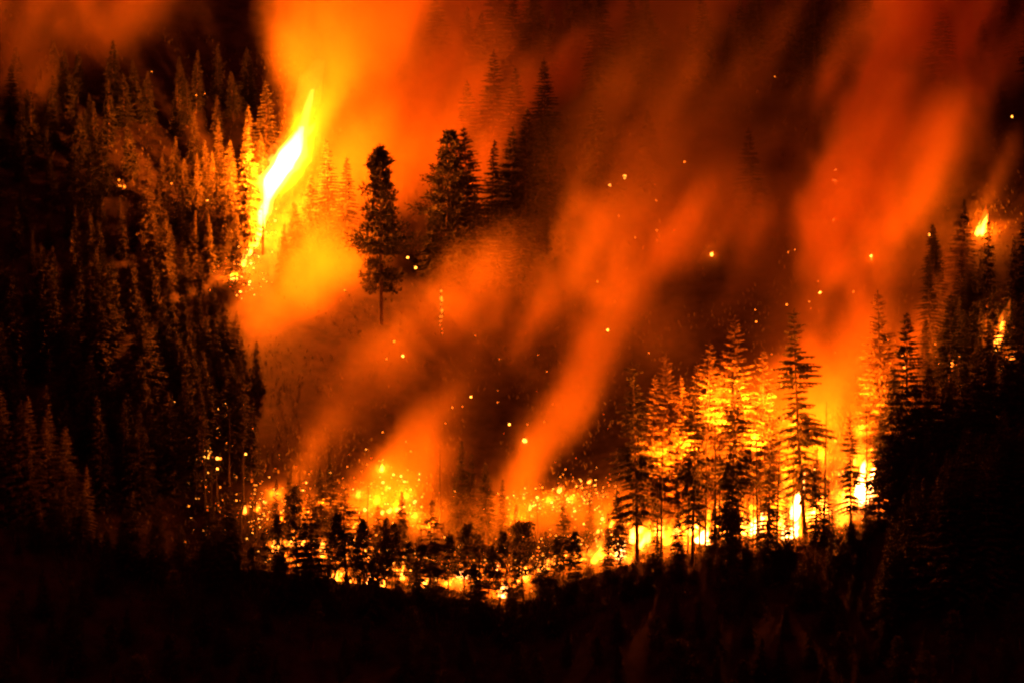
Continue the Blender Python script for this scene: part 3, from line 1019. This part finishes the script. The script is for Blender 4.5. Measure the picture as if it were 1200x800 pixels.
    for (px, py, h, w, pw) in [(882, 535, 6, 1.0, 170), (902, 480, 3, .6, 105), (842, 500, 3.5, .6, 150), (806, 530, 3, .5, 115), (770, 545, 3, .5, 75), (1014, 470, 4, .6, 150), (930, 510, 3.5, .7, 110), (862, 470, 3, .5, 130), (826, 470, 2.5, .4, 85)]:  # snags and fires added in front to light the tall trees
        tree_px('snag', px, py - 10, 0, 'added thin snag holding a light for the yellow conifers', 'added snags in the tall stand', y=5.6, lean=0, wide=.7)
        flame(at(px, py, 5.2), h, w, 'sheet', 'added fire on a thin snag lighting the yellow conifers', 'added fires lighting the tall stand', .8 * pw * K, lean=.1, glow=1.3)
    # spot fires
    for (px, py, h, w, pw, lab) in [(1150, 279, 4.4, 1.2, 45, 'small spot fire alone high on the slope'), (1170, 408, 6.0, 1.3, 60, 'narrow orange flame behind the dark knoll'),
                                    (1114, 434, 2.6, 1.3, 24, 'small round flame behind the dark knoll'), (1188, 422, 2.2, 1.1, 16, 'little flame beside the narrow orange flame'),
                                    (274, 330, 2.0, 1.2, 60, 'low flame at the foot of the golden spruces'),
                                    (979, 216, 1.0, .5, .8, 'tiny spot fire high inside the broad smoke column'), (977, 262, .9, .5, .8, 'tiny spot fire under the highest one in the broad smoke column'),
                                    (1021, 306, 1.2, .4, .8, 'tiny narrow spot fire low inside the broad smoke column'), (723, 218, 1.0, .6, .8, 'pair of tiny spot fires above the bright smoke lobe'),
                                    (834, 301, 1.0, .5, .8, 'tiny isolated spot fire in the dark red smoke'), (615, 519, 1.1, .5, .8, 'tiny spot fire between two smoke streaks')]:
        g = ground(px, py, True)
        flame(g, h, w, 'flame_yellow', lab, None, pw * K, lean=.15, glow=2.0, tongues=2)


def icos(seed, sub=1):
    r = random.Random(seed)
    p = (1 + 5 ** .5) / 2
    V = [(-1, p, 0), (1, p, 0), (-1, -p, 0), (1, -p, 0), (0, -1, p), (0, 1, p), (0, -1, -p), (0, 1, -p), (p, 0, -1), (p, 0, 1), (-p, 0, -1), (-p, 0, 1)]
    F = [(0, 11, 5), (0, 5, 1), (0, 1, 7), (0, 7, 10), (0, 10, 11), (1, 5, 9), (5, 11, 4), (11, 10, 2), (10, 7, 6), (7, 1, 8), (3, 9, 4), (3, 4, 2), (3, 2, 6), (3, 6, 8), (3, 8, 9), (4, 9, 5), (2, 4, 11), (6, 2, 10), (8, 6, 7), (9, 8, 1)]
    V = [Vector(v).normalized() * r.uniform(.7, 1.3) for v in V]
    return V, F


EM = {k: [mesh_from('ember', *icos(s), [M[k]], smooth_faces=True) for s in range(3)] for k in ('ember', 'ember_bright', 'ember_red')}


def ember(p, r, kind, label, group, name='ember'):
    o = link(name, EM[kind][R.randrange(3)])
    o.location = tuple(p)
    o.scale = (r * R.uniform(.8, 1.4), r, r * R.uniform(.7, 1.3))
    o.rotation_euler = (R.uniform(0, 6), R.uniform(0, 6), R.uniform(0, 6))
    tag(o, label, 'ember', group)


def build_embers():
    rr = random.Random(77)
    def field(n, cx, cy_, sx, sy, label, group, rmin=.08, rmax=.27):
        for _ in range(n):
            px, py = rr.gauss(cx, sx), rr.gauss(cy_, sy)
            g = ground(px, py, True)
            g[2] += rr.choice((0, 0, .3, 1.0, 2.0)) * rr.random()
            k = rr.random()
            ember(g, rr.uniform(rmin, rmax) * (1.2 if k > .8 else 1), 'ember_bright' if k > .72 else 'ember' if k > .25 else 'ember_red', label, group)
    field(46, 242, 545, 14, 36, 'ember glowing among the charred snags', 'embers among the charred snags', .06, .2)
    field(12, 272, 485, 6, 12, 'ember glowing among the charred snags', 'embers among the charred snags')
    field(40, 450, 585, 24, 26, 'ember glowing on the burning slope behind the pines', 'embers on the burning slope')
    field(26, 350, 640, 16, 14, 'ember glowing on the burning slope behind the pines', 'embers on the burning slope')
    field(22, 412, 660, 16, 18, 'ember glowing on the burning slope behind the pines', 'embers on the burning slope')
    field(36, 640, 592, 30, 10, 'ember in the glowing streak across the slope', 'embers in the glowing streak')
    field(26, 730, 620, 26, 14, 'ember glowing around the feet of the tall stand', 'embers under the tall stand')
    field(40, 920, 610, 60, 18, 'ember glowing around the feet of the tall stand', 'embers under the tall stand')
    field(22, 284, 305, 10, 20, 'ember trailing down the slope below the tall flame', 'embers below the tall flame')
    field(14, 318, 265, 8, 14, 'ember trailing down the slope below the tall flame', 'embers below the tall flame')
    field(7, 143, 220, 4, 3, 'ember far out in the dark forest', 'embers in the dark forest', .1, .25)
    field(10, 1130, 425, 40, 10, 'ember glowing behind the dark knoll', 'embers behind the knoll')
    # sparks in the smoke
    sp = [(715, 218, .45), (732, 207, .5), (768, 216, .2), (769, 235, .2), (725, 253, .2), (802, 190, .22), (834, 298, .4), (712, 387, .3), (615, 516, .55), (597, 497, .25), (552, 465, .25), (530, 477, .2), (472, 417, .3),
          (979, 199, .3), (978, 212, .35), (976, 241, .2), (977, 258, .35), (1019, 252, .2), (1021, 300, .3), (1089, 275, .25), (1186, 137, .25), (961, 343, .3), (886, 377, .22), (487, 314, .3), (478, 302, .25), (1000, 342, .18),
          (908, 90, .15), (404, 340, .2), (462, 400, .2), (770, 270, .18), (770, 282, .15), (885, 363, .15), (922, 357, .2), (1037, 250, .12), (1072, 188, .15), (230, 112, .15), (240, 110, .12), (201, 215, .22), (243, 235, .25), (84, 283, .15), (288, 532, .3), (178, 84, .15), (453, 420, .2), (618, 497, .15), (700, 330, .15)]
    for (px, py, r) in sp:
        g = ground(px, py, True)
        ember(at(px, py, g[1] - rr.uniform(2, 10)), r * .75, 'ember_bright' if r > .24 else 'ember', 'bright spark hanging in the smoke over the slope', 'sparks in the smoke', 'spark')
    for _ in range(46):
        px, py = rr.choice(((rr.uniform(430, 1150), rr.uniform(180, 560)), (rr.gauss(980, 60), rr.uniform(180, 420)), (rr.gauss(640, 60), rr.uniform(380, 560))))
        g = ground(px, py, True)
        ember(at(px, py, g[1] - rr.uniform(2, 10)), rr.uniform(.06, .12), rr.choice(('ember', 'ember_red', 'ember')), 'faint fine spark drifting in the smoke', 'fine sparks in the smoke', 'spark')
    y = ground(517, 392, True)[1]
    for py in (341, 349, 352, 357, 361, 364, 367, 371, 376, 381, 386, 391):
        ember(at(517 + rr.uniform(-.6, .6), py, y - .4), rr.uniform(.12, .28), 'ember', 'ember clinging to the trunk of the burnt snag', 'embers up the burnt snag')


def build_ember_bed():
    # what is too small to pick apart: specks of glowing litter in the burning ground
    rr = random.Random(9)
    V, F, MI = [], [], []
    beds = [(200, 445, 590, 32, 26), (50, 245, 550, 16, 36), (220, 320, 600, 26, 22), (170, 640, 595, 36, 12), (520, 420, 665, 60, 16), (420, 560, 670, 50, 14), (500, 720, 645, 60, 14), (800, 900, 615, 70, 22), (160, 285, 305, 14, 24), (120, 1130, 420, 45, 14), (120, 690, 580, 22, 10)]
    for (n, cx, cy_, sx, sy) in beds:
        for _ in range(n):
            px, py = rr.gauss(cx, sx), rr.gauss(cy_, sy)
            g = ground(px, py, True)
            if g[1] < 1.2:
                continue
            c = Vector(g) + Vector((0, 0, rr.choice((.05, .1, .5, 1.5)) * rr.random()))
            r = rr.uniform(.04, .14)
            k = len(V)
            for d in ((1, 0, 0), (-1, 0, 0), (0, 1, 0), (0, -1, 0), (0, 0, 1), (0, 0, -1)):
                V.append(c + Vector(d) * r * rr.uniform(.6, 1.5))
            for f in ((0, 2, 4), (2, 1, 4), (1, 3, 4), (3, 0, 4), (2, 0, 5), (1, 2, 5), (3, 1, 5), (0, 3, 5)):
                F.append(tuple(k + q for q in f))
            MI += [rr.choice((0, 0, 1, 2))] * 8
    me = mesh_from('ember_bed', V, F, [M['ember'], M['ember_bright'], M['ember_red']], MI)
    tag(link('ember_bed', me), 'fine specks of glowing litter scattered over the burning ground', 'embers', kind='stuff')


def build_undergrowth():
    rr = np.random.default_rng(3)
    V, F = [], []
    n = 52000
    px = rr.uniform(-30, 1230, n)
    x = rr.uniform(-115, 115, n)
    y = np.concatenate([np.concatenate([rr.uniform(-8, 4, n // 3), rr.uniform(-14, 40, n * 2 // 3 - n // 3)]), rr.uniform(40, 150, n - n * 2 // 3)])
    z = height(x, y)
    keep = noise3(x / 6, y / 6, 3.5, 4) > .42
    x, y, z = x[keep], y[keep], z[keep]
    m = len(x)
    a = rr.uniform(0, 6.283, m)
    L = rr.uniform(.35, 1.0, m)
    w = L * rr.uniform(.12, .25, m)
    tx, ty = rr.uniform(-.5, .5, m) * L, rr.uniform(-.5, .5, m) * L
    L = np.where(np.abs(y + 2) < 5, L * rr.uniform(1, 1.9, m), L)
    b = np.stack([x, y, z + rr.uniform(-.1, .5, m)], 1)
    d = np.stack([np.cos(a) * w, np.sin(a) * w, np.zeros(m)], 1)
    top = b + np.stack([tx, ty, L], 1)
    mid = (b + top) / 2
    V = np.stack([b, mid + d, top, mid - d], 1).reshape(-1, 3)
    F = np.arange(m * 4).reshape(-1, 4)
    me = mesh_from('undergrowth', V, F.tolist(), [M['shrub']])
    tag(link('undergrowth', me), 'low brush and saplings covering the burning hillside', 'undergrowth', kind='stuff')


build_trees()
build_fire()
build_embers()
build_ember_bed()
build_undergrowth()
build_smoke()
